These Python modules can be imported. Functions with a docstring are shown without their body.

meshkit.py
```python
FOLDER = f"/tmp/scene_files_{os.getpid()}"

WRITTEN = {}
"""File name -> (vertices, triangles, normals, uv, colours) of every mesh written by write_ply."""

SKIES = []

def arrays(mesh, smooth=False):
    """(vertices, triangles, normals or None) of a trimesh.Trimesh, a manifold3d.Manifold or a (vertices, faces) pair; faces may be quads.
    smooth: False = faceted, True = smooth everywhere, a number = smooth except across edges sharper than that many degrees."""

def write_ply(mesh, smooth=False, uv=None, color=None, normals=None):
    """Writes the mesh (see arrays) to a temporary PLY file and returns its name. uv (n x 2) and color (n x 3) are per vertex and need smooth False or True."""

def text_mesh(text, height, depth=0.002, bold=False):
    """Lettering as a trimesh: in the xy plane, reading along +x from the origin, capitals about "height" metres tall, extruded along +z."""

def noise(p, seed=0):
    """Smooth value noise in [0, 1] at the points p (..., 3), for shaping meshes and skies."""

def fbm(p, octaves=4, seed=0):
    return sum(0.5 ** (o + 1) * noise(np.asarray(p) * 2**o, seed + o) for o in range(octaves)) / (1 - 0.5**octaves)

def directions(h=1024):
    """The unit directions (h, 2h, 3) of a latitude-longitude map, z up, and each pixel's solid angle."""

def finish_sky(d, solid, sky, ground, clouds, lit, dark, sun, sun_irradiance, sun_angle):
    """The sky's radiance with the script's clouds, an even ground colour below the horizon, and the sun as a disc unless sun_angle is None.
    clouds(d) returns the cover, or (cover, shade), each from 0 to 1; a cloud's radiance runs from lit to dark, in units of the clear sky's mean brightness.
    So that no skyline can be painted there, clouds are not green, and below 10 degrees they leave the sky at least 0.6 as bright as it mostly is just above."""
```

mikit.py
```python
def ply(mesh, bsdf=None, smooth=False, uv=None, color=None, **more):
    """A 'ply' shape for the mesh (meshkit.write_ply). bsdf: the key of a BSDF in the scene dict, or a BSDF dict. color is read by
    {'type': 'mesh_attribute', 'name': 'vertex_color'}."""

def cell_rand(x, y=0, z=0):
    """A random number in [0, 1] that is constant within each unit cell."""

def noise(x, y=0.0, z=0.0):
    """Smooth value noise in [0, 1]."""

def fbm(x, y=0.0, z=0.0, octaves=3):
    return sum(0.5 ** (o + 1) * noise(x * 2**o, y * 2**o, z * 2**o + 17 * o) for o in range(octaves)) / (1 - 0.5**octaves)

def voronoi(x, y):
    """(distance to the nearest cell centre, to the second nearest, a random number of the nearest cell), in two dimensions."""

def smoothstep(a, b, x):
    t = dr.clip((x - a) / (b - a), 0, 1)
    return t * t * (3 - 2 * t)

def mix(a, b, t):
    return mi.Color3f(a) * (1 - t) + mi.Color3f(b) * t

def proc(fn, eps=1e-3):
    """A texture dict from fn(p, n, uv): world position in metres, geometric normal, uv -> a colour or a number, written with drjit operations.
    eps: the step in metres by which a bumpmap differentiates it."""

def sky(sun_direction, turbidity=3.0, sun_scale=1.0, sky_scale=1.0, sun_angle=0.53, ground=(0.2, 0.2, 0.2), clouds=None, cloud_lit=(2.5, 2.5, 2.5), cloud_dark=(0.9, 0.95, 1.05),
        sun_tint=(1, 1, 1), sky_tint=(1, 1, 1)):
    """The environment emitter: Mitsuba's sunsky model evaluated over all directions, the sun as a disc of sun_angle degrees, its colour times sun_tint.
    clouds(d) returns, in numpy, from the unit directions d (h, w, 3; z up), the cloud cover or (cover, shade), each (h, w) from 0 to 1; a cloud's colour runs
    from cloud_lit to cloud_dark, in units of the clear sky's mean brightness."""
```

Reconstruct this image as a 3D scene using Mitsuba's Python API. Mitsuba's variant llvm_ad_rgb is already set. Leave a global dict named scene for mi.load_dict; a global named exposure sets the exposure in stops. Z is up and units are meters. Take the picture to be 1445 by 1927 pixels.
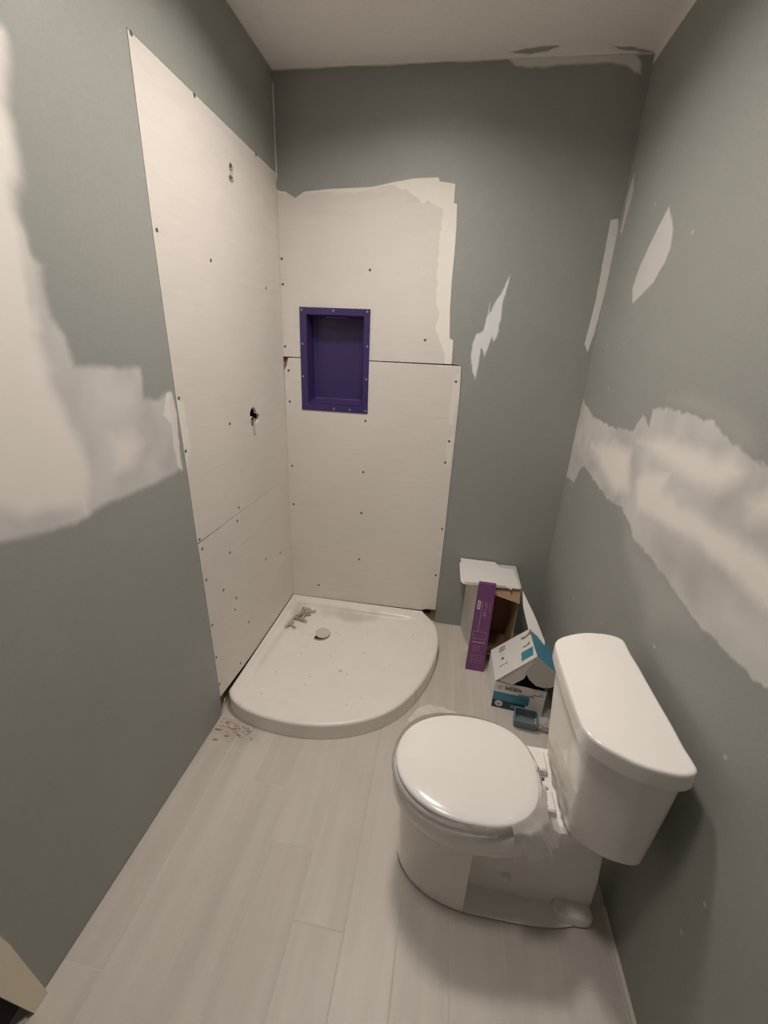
import math, random
import numpy as np, trimesh, shapely, drjit as dr
import mitsuba as mi
import mikit, meshkit
import manifold3d as m3
from shapely.geometry import Polygon, Point, box as sbox
from shapely.ops import unary_union
from scipy.interpolate import CubicSpline

T = mi.ScalarTransform4f
scene, labels = {}, {}
rng = random.Random(7)

# ------------------------------------------------------------------ camera, lights, exposure
CAM = np.array([0.81797, -2.04659, 1.45780])
FWD = np.array([-0.13327598, 0.92126459, -0.36538893])
UPV = np.array([-0.09829261, 0.3545734, 0.92984744])
exposure = 1.48
scene['camera'] = {'type': 'perspective', 'fov': 84.6685, 'fov_axis': 'x', 'near_clip': 0.02, 'far_clip': 50.0,
                   'to_world': T().look_at(origin=CAM.tolist(), target=(CAM + FWD).tolist(), up=UPV.tolist())}
LAMPS, LAMP_R = ((0.60, -0.76), (0.60, -1.50)), 0.125    # two cans let into the ceiling
LAMP_RGB = ([48.0, 43.8, 40.2], [31.0, 28.3, 26.0])
W, H = 1.3898, 2.44
YB = -2.75          # the wall behind the camera
YE = -1.655         # end of the left wall (door opening beyond)


def rgb(*c):
    return {'type': 'rgb', 'value': list(c)}


def principled(base, rough=0.5, spec=0.5, **k):
    return {'type': 'twosided', 'bsdf': {'type': 'principled', 'base_color': base if isinstance(base, dict) else rgb(*base), 'roughness': rough, 'specular': spec, **k}}


# ------------------------------------------------------------------ outlines measured on the walls (metres on the wall's own plane)
PT = {}
PT['L_dense']=[(-1.254,1.925),(-1.198,1.929),(-1.202,1.892),(-1.223,1.826),(-1.22,1.794),(-1.222,1.752),(-1.225,1.716),(-1.246,1.691),(-1.251,1.66),(-1.249,1.623),(-1.253,1.58),(-1.263,1.506),(-1.259,1.459),(-1.268,1.45),(-1.263,1.401),(-1.263,1.352),(-1.248,1.303),(-1.238,1.27),(-1.22,1.221),(-1.216,1.157),(-1.25,1.063),(-1.263,1.09),(-1.322,1.098),(-1.394,1.116),(-1.427,1.152),(-1.478,1.168)]
PT['L_semi']=[(-1.249,1.632),(-1.245,1.59),(-1.227,1.575),(-1.233,1.533),(-1.233,1.484),(-1.205,1.447),(-1.2,1.385),(-1.117,1.385),(-0.995,1.373),(-0.999,1.298),(-0.937,1.292),(-0.887,1.307),(-0.897,1.219),(-0.885,1.127),(-0.875,1.068),(-1.041,1.062),(-1.2,1.067),(-1.251,1.056),(-1.36,1.065),(-1.447,1.085),(-1.5,1.096),(-1.465,1.213),(-1.326,1.282),(-1.26,1.516)]
PT['L_b1']=[(-1.132,1.22),(-1.062,1.211),(-1.036,1.182),(-1.081,1.136),(-1.144,1.134)]
PT['L_b2']=[(-1.136,1.329),(-1.018,1.349),(-1.018,1.281),(-1.1,1.27),(-1.146,1.29)]
PT['L_strip']=[(-0.901,1.305),(-0.877,1.306),(-0.866,1.245),(-0.874,1.175),(-0.875,1.068),(-0.895,1.083),(-0.901,1.154),(-0.9,1.22),(-0.928,1.245)]
PT['Lp_strip']=[(-0.873,1.339),(-0.862,1.28),(-0.828,1.267),(-0.824,1.194),(-0.818,1.131),(-0.851,1.071),(-0.871,1.086),(-0.869,1.183),(-0.875,1.238)]
PT['R_semi']=[(-0.012,1.275),(-0.198,1.23),(-0.409,1.224),(-0.607,1.241),(-0.647,1.3),(-0.707,1.274),(-0.701,1.329),(-0.793,1.334),(-0.891,1.336),(-1.004,1.335),(-1.097,1.305),(-1.164,1.289),(-1.21,1.285),(-1.294,1.267),(-1.351,1.201),(-1.46,0.996),(-1.387,0.949),(-1.297,0.937),(-1.16,0.932),(-0.995,0.952),(-0.81,0.959),(-0.678,1.008),(-0.574,0.994),(-0.411,1.005),(-0.218,1.028),(-0.184,1.004),(-0.13,0.93),(0.019,0.915),(0.023,1.04)]
PT['R_a']=[(-0.256,1.123),(-0.475,1.182),(-0.624,1.174),(-0.676,1.076),(-0.594,1.038),(-0.426,1.07)]
PT['R_b']=[(-0.659,1.224),(-0.801,1.258),(-1.046,1.264),(-1.112,1.287),(-1.161,1.258),(-1.115,1.212),(-1.072,1.198),(-0.996,1.203),(-0.835,1.204)]
PT['R_c']=[(-0.731,1.115),(-0.776,1.159),(-0.889,1.181),(-0.881,1.132),(-0.97,1.125),(-1.053,1.135),(-1.151,1.139),(-1.186,1.139),(-1.229,1.13),(-1.291,1.14),(-1.353,1.157),(-1.395,1.079),(-1.332,1.065),(-1.29,1.066),(-1.227,1.077),(-1.156,1.078),(-1.087,1.078),(-1.015,1.067),(-0.775,1.049)]
PT['R_d']=[(-1.195,1.217),(-1.232,1.246),(-1.286,1.246),(-1.299,1.208),(-1.255,1.203),(-1.215,1.19)]
PT['R_haze']=[(-0.678,1.008),(-0.835,0.96),(-0.995,0.952),(-1.16,0.932),(-1.184,0.917),(-1.018,0.822),(-0.903,0.857),(-0.753,0.921)]
PT['R_haze2']=[(-0.778,1.359),(-0.903,1.384),(-1.04,1.362),(-1.136,1.339),(-1.165,1.306),(-1.097,1.305),(-1.004,1.335)]
PT['R_sliver']=[(-0.456,1.876),(-0.527,1.805),(-0.541,1.756),(-0.529,1.723),(-0.474,1.674),(-0.416,1.653),(-0.342,1.63),(-0.309,1.679),(-0.325,1.737),(-0.379,1.802),(-0.436,1.859)]
PT['R_corner']=[(-0.05,2.085),(-0.09,2.018),(-0.075,1.965),(-0.059,1.893),(-0.04,1.904),(-0.027,2.019)]
PT['B_corner']=[(1.355,1.951),(1.383,1.958),(1.393,1.903),(1.392,1.747),(1.384,1.568),(1.37,1.473),(1.352,1.505),(1.36,1.668),(1.358,1.83)]
PT['B_sliver']=[(1.006,1.762),(0.997,1.7),(0.989,1.658),(0.988,1.568),(0.982,1.506),(0.972,1.496),(0.962,1.518),(0.949,1.468),(0.94,1.436),(0.928,1.467),(0.921,1.467),(0.919,1.402),(0.912,1.338),(0.893,1.377),(0.882,1.437),(0.884,1.488),(0.894,1.524),(0.926,1.541),(0.933,1.592),(0.962,1.657),(0.987,1.704)]
PT['B_scratch']=[(0.936,1.657),(0.938,1.656),(0.94,1.596),(0.932,1.566),(0.93,1.596)]
PT['B_up']=[(0.0,2.054),(0.016,2.047),(0.042,2.045),(0.083,2.023),(0.121,2.045),(0.231,2.054),(0.41,2.06),(0.497,2.076),(0.583,2.088),(0.678,2.091),(0.683,2.078),(0.747,2.069),(0.747,2.006),(0.76,2.003),(0.766,1.928),(0.768,1.825),(0.767,1.727),(0.77,1.625),(0.78,1.505),(0.797,1.495),(0.801,1.395)]
PT['B_in']=[(0.41,2.058),(0.498,2.065),(0.569,2.042),(0.6,2.024),(0.619,2.004),(0.642,2.013),(0.704,1.986),(0.703,1.928),(0.7,1.824),(0.704,1.695),(0.708,1.627),(0.729,1.602),(0.711,1.542),(0.739,1.495),(0.763,1.44),(0.766,1.402)]
PT['B_low']=[(0.019,1.388),(0.433,1.391),(0.844,1.388),(0.851,1.26),(0.846,1.074),(0.847,0.861),(0.848,0.541),(0.846,0.317),(0.84,0.09)]
PT['B_lowstrip']=[(0.842,1.365),(0.845,1.271),(0.831,1.123),(0.809,1.135),(0.812,1.281),(0.824,1.352)]
PT['B_lowstrip2']=[(0.836,1.073),(0.836,0.915),(0.817,0.924),(0.81,1.045)]
PT['Lap_white']=[(0.893,2.446),(0.976,2.448),(1.085,2.448),(1.263,2.445),(1.31,2.444),(1.336,2.428),(1.352,2.414),(1.357,2.384),(1.336,2.388),(1.310,2.408),(1.249,2.417),(1.088,2.416),(0.979,2.413),(0.92,2.420)]
PT['Lap_dark']=[(0.9,-0.033),(0.951,-0.052),(1.055,-0.063),(1.064,-0.052),(1.026,-0.032),(0.965,-0.019)]
PT['Lap_dark2']=[(1.242,-0.041),(1.304,-0.034),(1.383,-0.003),(1.384,0.008),(1.331,-0.007),(1.264,-0.026)]
PT['scr_l']=[(-0.852,2.107),(-0.593,2.105),(-0.19,2.106),(-0.867,1.719),(-0.587,1.693),(-0.162,1.664),(-0.863,1.285),(-0.559,1.162),(-0.858,1.122),(-0.835,0.807),(-0.833,0.767),(-0.547,0.819),(-0.569,0.769),(-0.842,0.641),(-0.649,0.664),(-0.723,0.536),(-0.635,0.443),(-0.653,0.397),(-0.547,0.259),(-0.331,0.471),(-0.654,0.114),(-0.157,0.419),(-0.839,0.443),(-0.835,0.29),(-0.828,0.156)]
PT['scr_b']=[(-0.001,1.799),(0.411,1.763),(0.005,1.437),(0.016,1.33),(0.018,1.184),(0.41,1.115),(0.019,0.855),(0.406,0.855),(0.02,0.641),(0.401,0.629),(0.395,0.351),(0.827,1.322),(0.823,1.046),(0.815,0.94),(0.833,0.585),(0.824,0.308),(-0.008,1.699),(0.672,1.492),(0.16,0.154)]
PT['nsc']=[(0.249,1.6),(0.406,1.6),(0.1,1.453),(0.411,1.454),(0.098,1.307),(0.41,1.309),(0.252,1.163),(0.332,1.163),(0.409,1.163),(0.094,1.597)]


def sdpoly(x, y, pts):
    """signed distance to a polygon (negative inside)"""
    n = len(pts)
    d = mi.Float(1e9)
    s = mi.Float(1.0)
    for i in range(n):
        ax, ay = pts[i]
        bx, by = pts[i - 1]
        ex, ey = bx - ax, by - ay
        wx, wy = x - ax, y - ay
        t = dr.clip((wx * ex + wy * ey) / (ex * ex + ey * ey), 0, 1)
        qx, qy = wx - ex * t, wy - ey * t
        d = dr.minimum(d, qx * qx + qy * qy)
        c1, c2, c3 = y >= ay, y < by, ex * wy > ey * wx
        flip = (c1 & c2 & c3) | (~c1 & ~c2 & ~c3)
        s = dr.select(flip, -s, s)
    return s * dr.sqrt(d)


def patch(a, b, name, soft, jit=0.0, freq=40.0, stretch=1.0):
    sd = sdpoly(a, b, PT[name])
    if jit:
        sd = sd + jit * (mikit.fbm(a * freq * stretch + 3.1, b * freq + 7.7, 1.3, octaves=3) - 0.5) * 2
    return 1 - mikit.smoothstep(-soft, soft, sd)


PAINT = (0.273, 0.279, 0.261)
MUD = (0.74, 0.705, 0.665)
MUD_THIN = (0.60, 0.585, 0.57)


def paint(a, b):
    n = mikit.fbm(a * 3.0, b * 3.0, 5.0, octaves=3)
    m = mikit.noise(a * 260, b * 260, 2.0)
    return mi.Color3f(PAINT) * (0.95 + 0.10 * n) * (0.97 + 0.06 * m)


def tex_left(p, n, uv):
    a, b = p.y, p.z
    c = paint(a, b)
    bl = mikit.fbm(a * 9, b * 9, 3.0, octaves=3)
    semi = patch(a, b, 'L_semi', 0.012, 0.010, 18)
    c = mikit.mix(c, MUD_THIN, semi * dr.clip(0.35 + 0.75 * bl, 0, 1))
    c = mikit.mix(c, MUD, 0.8 * patch(a, b, 'L_b1', 0.035, 0.02, 14))
    c = mikit.mix(c, MUD_THIN, 0.7 * patch(a, b, 'L_b2', 0.03, 0.02, 14))
    c = mikit.mix(c, MUD, patch(a, b, 'L_dense', 0.022, 0.012, 12) * (0.92 + 0.08 * bl))
    c = mikit.mix(c, MUD, 0.75 * patch(a, b, 'L_strip', 0.004, 0.006, 60))
    return c


def tex_back(p, n, uv):
    a, b = p.x, p.z
    c = paint(a, b)
    c = mikit.mix(c, (0.74, 0.76, 0.76), 0.85 * patch(a, b, 'B_sliver', 0.004, 0.006, 50))
    c = mikit.mix(c, (0.70, 0.71, 0.70), 0.5 * patch(a, b, 'B_scratch', 0.001))
    c = mikit.mix(c, (0.70, 0.70, 0.68), 0.85 * patch(a, b, 'B_corner', 0.002, 0.003, 60))
    c = mikit.mix(c, (0.72, 0.69, 0.66), 0.95 * patch(a, b, 'Lap_white', 0.006, 0.005, 40))
    # brush line of ceiling white along the top edge, bare strip in the left corner
    lap = mikit.smoothstep(H - 0.006, H - 0.002, b + 0.006 * (mikit.noise(a * 22, 0.5) - 0.5))
    c = mikit.mix(c, (0.62, 0.59, 0.55), lap)
    strip = (1 - mikit.smoothstep(0.004, 0.007, a + 0.003 * (mikit.noise(b * 15, 1.5) - 0.5))) * mikit.smoothstep(2.08, 2.1, b) * (1 - mikit.smoothstep(2.39, 2.41, b))
    c = mikit.mix(c, (0.70, 0.69, 0.66), strip)
    return c


def tex_right(p, n, uv):
    a, b = p.y, p.z
    c = paint(a, b)
    bl = mikit.fbm(a * 8, b * 8, 9.0, octaves=3)
    c = mikit.mix(c, MUD_THIN, 0.22 * patch(a, b, 'R_haze', 0.06, 0.03, 10))
    c = mikit.mix(c, MUD_THIN, 0.16 * patch(a, b, 'R_haze2', 0.03, 0.02, 10))
    c = mikit.mix(c, MUD_THIN, patch(a, b, 'R_semi', 0.005, 0.012, 45) * dr.clip(0.30 + 0.75 * bl, 0, 1))
    blobs = dr.maximum(dr.maximum(patch(a, b, 'R_a', 0.035, 0.02, 14), patch(a, b, 'R_b', 0.03, 0.02, 14)),
                       dr.maximum(patch(a, b, 'R_c', 0.022, 0.02, 14), patch(a, b, 'R_d', 0.03, 0.02, 14)))
    c = mikit.mix(c, MUD, 0.9 * blobs)
    c = mikit.mix(c, MUD_THIN, 0.8 * patch(a, b, 'R_sliver', 0.006, 0.005, 40))
    c = mikit.mix(c, MUD_THIN, 0.6 * patch(a, b, 'R_corner', 0.004, 0.004, 40))
    # paint chips
    sp = mikit.voronoi(a * 7 + 0.3, b * 7)
    chip = (1 - mikit.smoothstep(0.02, 0.05, sp[0])) * mikit.smoothstep(0.78, 0.82, sp[2])
    c = mikit.mix(c, MUD, 0.35 * chip)
    top = mikit.smoothstep(H - 0.034, H - 0.030, b + 0.004 * (mikit.noise(a * 12, 0.5) - 0.5))
    return mikit.mix(c, (0.74, 0.71, 0.68), top)


def board_base(a, b, k, tone=1.0):
    f = mikit.fbm(a * 12, b * 60, k, octaves=3)
    g = mikit.fbm(a * 3, b * 3, k + 4, octaves=3)
    c = mi.Color3f(0.605, 0.572, 0.537) * tone * (0.965 + 0.05 * f) * (0.95 + 0.10 * g)
    v = mikit.voronoi(a * 30, b * 55)
    fleck = (1 - mikit.smoothstep(0.05, 0.14, v[0])) * mikit.smoothstep(0.86, 0.9, v[2])
    c = c * (1 - 0.12 * fleck)
    # long scuffs
    s = mikit.noise(a * 6 + 2 * b, b * 90, k)
    return c * (1 - 0.03 * mikit.smoothstep(0.86, 0.95, s))


def tex_board_left(p, n, uv):
    a, b = p.y, p.z
    c = board_base(a, b, 2.0)
    c = mikit.mix(c, (0.70, 0.665, 0.61), 0.7 * patch(a, b, 'Lp_strip', 0.006, 0.012, 45, 3.0))
    return c


def tex_board_back(p, n, uv):
    a, b = p.x, p.z
    c = board_base(a, b, 11.0, 1.10)
    up = mikit.smoothstep(1.391, 1.392, b)
    strip = up * patch(a, b, 'B_in', 0.003, 0.010, 45) * -1 + up
    # fresh compound: everything of the upper board right of / above the inner line
    topband = mikit.smoothstep(2.040, 2.046, b + 0.012 * (mikit.noise(a * 30, 2.0) - 0.5)) * (1 - mikit.smoothstep(0.38, 0.5, a))
    edge = patch(a, b, 'B_strip', 0.003, 0.009, 45)
    c = mikit.mix(c, (0.79, 0.755, 0.70), dr.maximum(0.6 * topband, edge) * up)
    low = dr.maximum(patch(a, b, 'B_lowstrip', 0.003, 0.006, 50), patch(a, b, 'B_lowstrip2', 0.003, 0.006, 50)) * (1 - up)
    return mikit.mix(c, (0.72, 0.69, 0.64), 0.8 * low)


# compound strip: between the inner ragged line and the outer edge of the upper back board
PT['B_strip'] = [(0.40, 2.058)] + PT['B_in'][1:] + [(0.775, 1.390), (0.83, 1.390), (0.83, 2.12), (0.40, 2.12)]


def tex_floor(p, n, uv):
    x, y = p.x, p.y
    col = dr.floor((x + 0.03) / PLANK_W)
    ph = mikit.cell_rand(col, 3, 1)
    row = dr.floor((y - (-1.077 - 0.175 * (col - 2))) / PLANK_L)
    r = mikit.cell_rand(col, row, 5)
    g = mikit.fbm(x * 55 + 9 * r, y * 3.2 + 17 * r, 3.0, octaves=4)
    st = mikit.noise(x * 24 + 31 * r, y * 1.6 + 5 * r, 1.0)
    d = mikit.fbm(x * 4, y * 4, 8.0, octaves=3)
    c = mikit.mix((0.445, 0.405, 0.365), (0.55, 0.515, 0.47), dr.clip(0.25 + 0.5 * g + 0.35 * r, 0, 1))
    c = c * (0.93 + 0.10 * st) * (0.93 + 0.14 * d)
    # brown thinset dust in front of the pan's left corner
    dd = dr.sqrt(dr.square((x - 0.10) / 0.12) + dr.square((y + 0.90) / 0.06))
    c = mikit.mix(c, (0.33, 0.27, 0.21), 0.45 * (1 - mikit.smoothstep(0.2, 1.3, dd + 0.5 * (mikit.fbm(x * 40, y * 40, 2.0) - 0.5))))
    return c


def tex_pan(p, n, uv):
    x, y = p.x, p.y
    f = mikit.fbm(x * 14, y * 14, 4.0, octaves=4)
    c = mi.Color3f(0.73, 0.70, 0.655) * (0.97 + 0.06 * f)
    d1 = dr.sqrt(dr.square((x - 0.38) / 0.16) + dr.square((y + 0.115) / 0.055))
    s1 = (1 - mikit.smoothstep(0.3, 1.2, d1 + 1.2 * (f - 0.5)))
    d2 = dr.sqrt(dr.square((x - 0.105) / 0.06) + dr.square((y + 0.16) / 0.10))
    s2 = (1 - mikit.smoothstep(0.4, 1.2, d2 + 1.2 * (f - 0.5)))
    c = mikit.mix(c, (0.36, 0.31, 0.23), 0.42 * s1)
    c = mikit.mix(c, (0.34, 0.30, 0.25), 0.25 * s2)
    v = mikit.voronoi(x * 14, y * 14)
    spk = (1 - mikit.smoothstep(0.03, 0.09, v[0])) * mikit.smoothstep(0.8, 0.84, v[2])
    d3 = dr.sqrt(dr.square((x - 0.432) / 0.013) + dr.square((y + 0.545) / 0.011))
    c = mikit.mix(c, (0.32, 0.29, 0.25), 0.5 * spk)
    return mikit.mix(c, (0.35, 0.31, 0.27), 0.6 * (1 - mikit.smoothstep(0.3, 1.2, d3 + (f - 0.5))))


def tex_ceiling(p, n, uv):
    a, b = p.x, p.y
    c = mi.Color3f(0.80, 0.765, 0.73) * (0.97 + 0.06 * mikit.noise(a * 300, b * 300, 1.0))
    g = dr.maximum(patch(a, b, 'Lap_dark', 0.006, 0.006, 40), patch(a, b, 'Lap_dark2', 0.005, 0.006, 40))
    return mikit.mix(c, PAINT, 0.9 * g)


PLANK_W, PLANK_L = 0.1405, 0.875
M = {
    'm_left': principled(mikit.proc(tex_left), 0.55, 0.3), 'm_back': principled(mikit.proc(tex_back), 0.55, 0.3),
    'm_right': principled(mikit.proc(tex_right), 0.55, 0.3), 'm_ceiling': principled(mikit.proc(tex_ceiling), 0.9, 0.1),
    'm_board_left': principled(mikit.proc(tex_board_left), 0.85, 0.15), 'm_board_back': principled(mikit.proc(tex_board_back), 0.85, 0.15),
    'm_floor': principled(mikit.proc(tex_floor), 0.42, 0.4), 'm_grout': principled((0.565, 0.53, 0.485), 0.9, 0.1),
    'm_pan': principled(mikit.proc(tex_pan), 0.35, 0.45),
    'm_paint': principled(PAINT, 0.6, 0.3), 'm_white': principled((0.66, 0.63, 0.59), 0.6, 0.3),
    'm_cream': principled((0.66, 0.59, 0.46), 0.5, 0.4),
    'm_cavity': principled((0.10, 0.075, 0.055), 0.9, 0.1), 'm_wood': principled((0.28, 0.19, 0.13), 0.8, 0.2),
    'm_hall': principled((0.20, 0.165, 0.18), 0.95, 0.05),
    'm_china': principled((0.77, 0.745, 0.71), 0.10, 0.5, clearcoat=0.5, clearcoat_gloss=0.95),
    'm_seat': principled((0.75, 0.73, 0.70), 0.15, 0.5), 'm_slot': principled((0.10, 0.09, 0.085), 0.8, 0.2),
    'm_purple': principled((0.037, 0.021, 0.102), 0.38, 0.5), 'm_purple_screw': principled((0.30, 0.27, 0.36), 0.35, 0.5, metallic=0.6),
    'm_screw': principled((0.14, 0.12, 0.10), 0.5, 0.5, metallic=0.5), 'm_chrome': principled((0.55, 0.55, 0.55), 0.2, 0.5, metallic=1.0),
    'm_brass': principled((0.42, 0.36, 0.28), 0.35, 0.5, metallic=0.7), 'm_tape': principled((0.58, 0.50, 0.44), 0.7, 0.3),
    'm_dirt': principled((0.30, 0.265, 0.22), 0.9, 0.1), 'm_tape_grey': principled((0.42, 0.38, 0.33), 0.8, 0.2), 'm_chip': principled((0.50, 0.44, 0.39), 0.9, 0.1), 'm_paper': principled((0.30, 0.225, 0.165), 0.9, 0.1),
    'm_carton_white': principled((0.66, 0.645, 0.62), 0.5, 0.35), 'm_carton_dull': principled((0.50, 0.475, 0.445), 0.7, 0.25), 'm_carton_grey': principled((0.47, 0.44, 0.41), 0.8, 0.2),
    'm_carton_brown': principled((0.36, 0.235, 0.145), 0.85, 0.15), 'm_teal': principled((0.055, 0.215, 0.285), 0.45, 0.4),
    'm_navy': principled((0.020, 0.040, 0.055), 0.45, 0.4), 'm_ink': principled((0.06, 0.055, 0.05), 0.6, 0.3),
    'm_violet': principled((0.155, 0.054, 0.150), 0.45, 0.4), 'm_violet_ink': principled((0.38, 0.26, 0.40), 0.6, 0.3), 'm_print_white': principled((0.60, 0.55, 0.57), 0.6, 0.3),
    'm_steel_print': principled((0.26, 0.225, 0.20), 0.5, 0.3),
    'm_tray': {'type': 'principledthin', 'base_color': rgb(0.32, 0.42, 0.45), 'roughness': 0.2, 'spec_trans': 0.45, 'eta': 1.5, 'diff_trans': 0.5},
    'm_film': {'type': 'principledthin', 'base_color': rgb(0.84, 0.82, 0.80), 'roughness': 0.25, 'spec_trans': 0.52, 'eta': 1.45, 'diff_trans': 0.6},
    'm_lamp_can': principled((0.5, 0.5, 0.48), 0.6, 0.3),
    'm_lamp_housing': principled((0.8, 0.8, 0.78), 0.5, 0.3),
}
for k, v in M.items():
    scene[k] = {**v, 'id': k}


# ------------------------------------------------------------------ helpers
def key_for(name, parent=None):
    base = name if parent is None else parent + '__' + name
    if base not in scene and base not in labels and not any(k.startswith(base + '__') for k in scene):
        return base
    i = 1
    while f'{base}_{i:03d}' in scene or f'{base}_{i:03d}' in labels:
        i += 1
    return f'{base}_{i:03d}'


def obj(name, mesh, mat, parent=None, smooth=False, label=None, cat=None, group=None, kind=None, **more):
    k = key_for(name, parent)
    scene[k] = mikit.ply(mesh, mat, smooth=smooth, **more) if not isinstance(mesh, dict) else {**mesh, **more}
    d = {n: v for n, v in (('label', label), ('category', cat), ('group', group), ('kind', kind)) if v}
    if d:
        labels[k] = d
    return k


def thing(name, label, cat, group=None):
    k = key_for(name)
    labels[k] = {'label': label, 'category': cat}
    if group:
        labels[k]['group'] = group
    return k


FR = {'left': lambda t, x0=0.0: np.array([[0, 0, 1, x0 - t], [1, 0, 0, 0], [0, 1, 0, 0], [0, 0, 0, 1.0]]),
      'right': lambda t, x0=W: np.array([[0, 0, 1, x0], [1, 0, 0, 0], [0, 1, 0, 0], [0, 0, 0, 1.0]]),
      'back': lambda t, y0=0.0: np.array([[1, 0, 0, 0], [0, 0, -1, y0 + t], [0, 1, 0, 0], [0, 0, 0, 1.0]]),
      'flat': lambda t, z0=0.0: np.array([[1, 0, 0, 0], [0, 1, 0, 0], [0, 0, 1, z0 - t], [0, 0, 0, 1.0]])}


def ext(poly, t, frame, *a):
    """extrude a 2D outline given on a wall; its front face lies on the wall's plane (or the offset)"""
    polys = getattr(poly, 'geoms', [poly])
    m = trimesh.util.concatenate([trimesh.creation.extrude_polygon(q, t, engine='earcut') for q in polys])
    m.apply_transform(FR[frame](t, *a))
    return m


def bx(x0, x1, y0, y1, z0, z1):
    return trimesh.creation.box(bounds=[[x0, y0, z0], [x1, y1, z1]])


def rbox(x0, x1, y0, y1, z0, z1, r=0.003):
    """box with chamfered edges"""
    v = []
    for sx, x in ((1, x0), (-1, x1)):
        for sy, y in ((1, y0), (-1, y1)):
            for sz, z in ((1, z0), (-1, z1)):
                v += [(x + sx * r, y + sy * r, z), (x + sx * r, y, z + sz * r), (x, y + sy * r, z + sz * r)]
    return trimesh.convex.convex_hull(np.array(v))


def slab(pts, t):
    """flat panel of thickness t behind the (counter-clockwise) outline pts"""
    p = np.array(pts, float)
    n = np.zeros(3)
    for i in range(len(p)):
        n += np.cross(p[i] - p[0], p[(i + 1) % len(p)] - p[0])
    n /= np.linalg.norm(n)
    a = p[1] - p[0]
    a /= np.linalg.norm(a)
    b = np.cross(n, a)
    q = Polygon([((v - p[0]) @ a, (v - p[0]) @ b) for v in p])
    m = trimesh.creation.extrude_polygon(q, t, engine='earcut')
    Mx = np.eye(4)
    Mx[:3, 0], Mx[:3, 1], Mx[:3, 2], Mx[:3, 3] = a, b, n, p[0] - n * t
    m.apply_transform(Mx)
    return m


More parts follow.
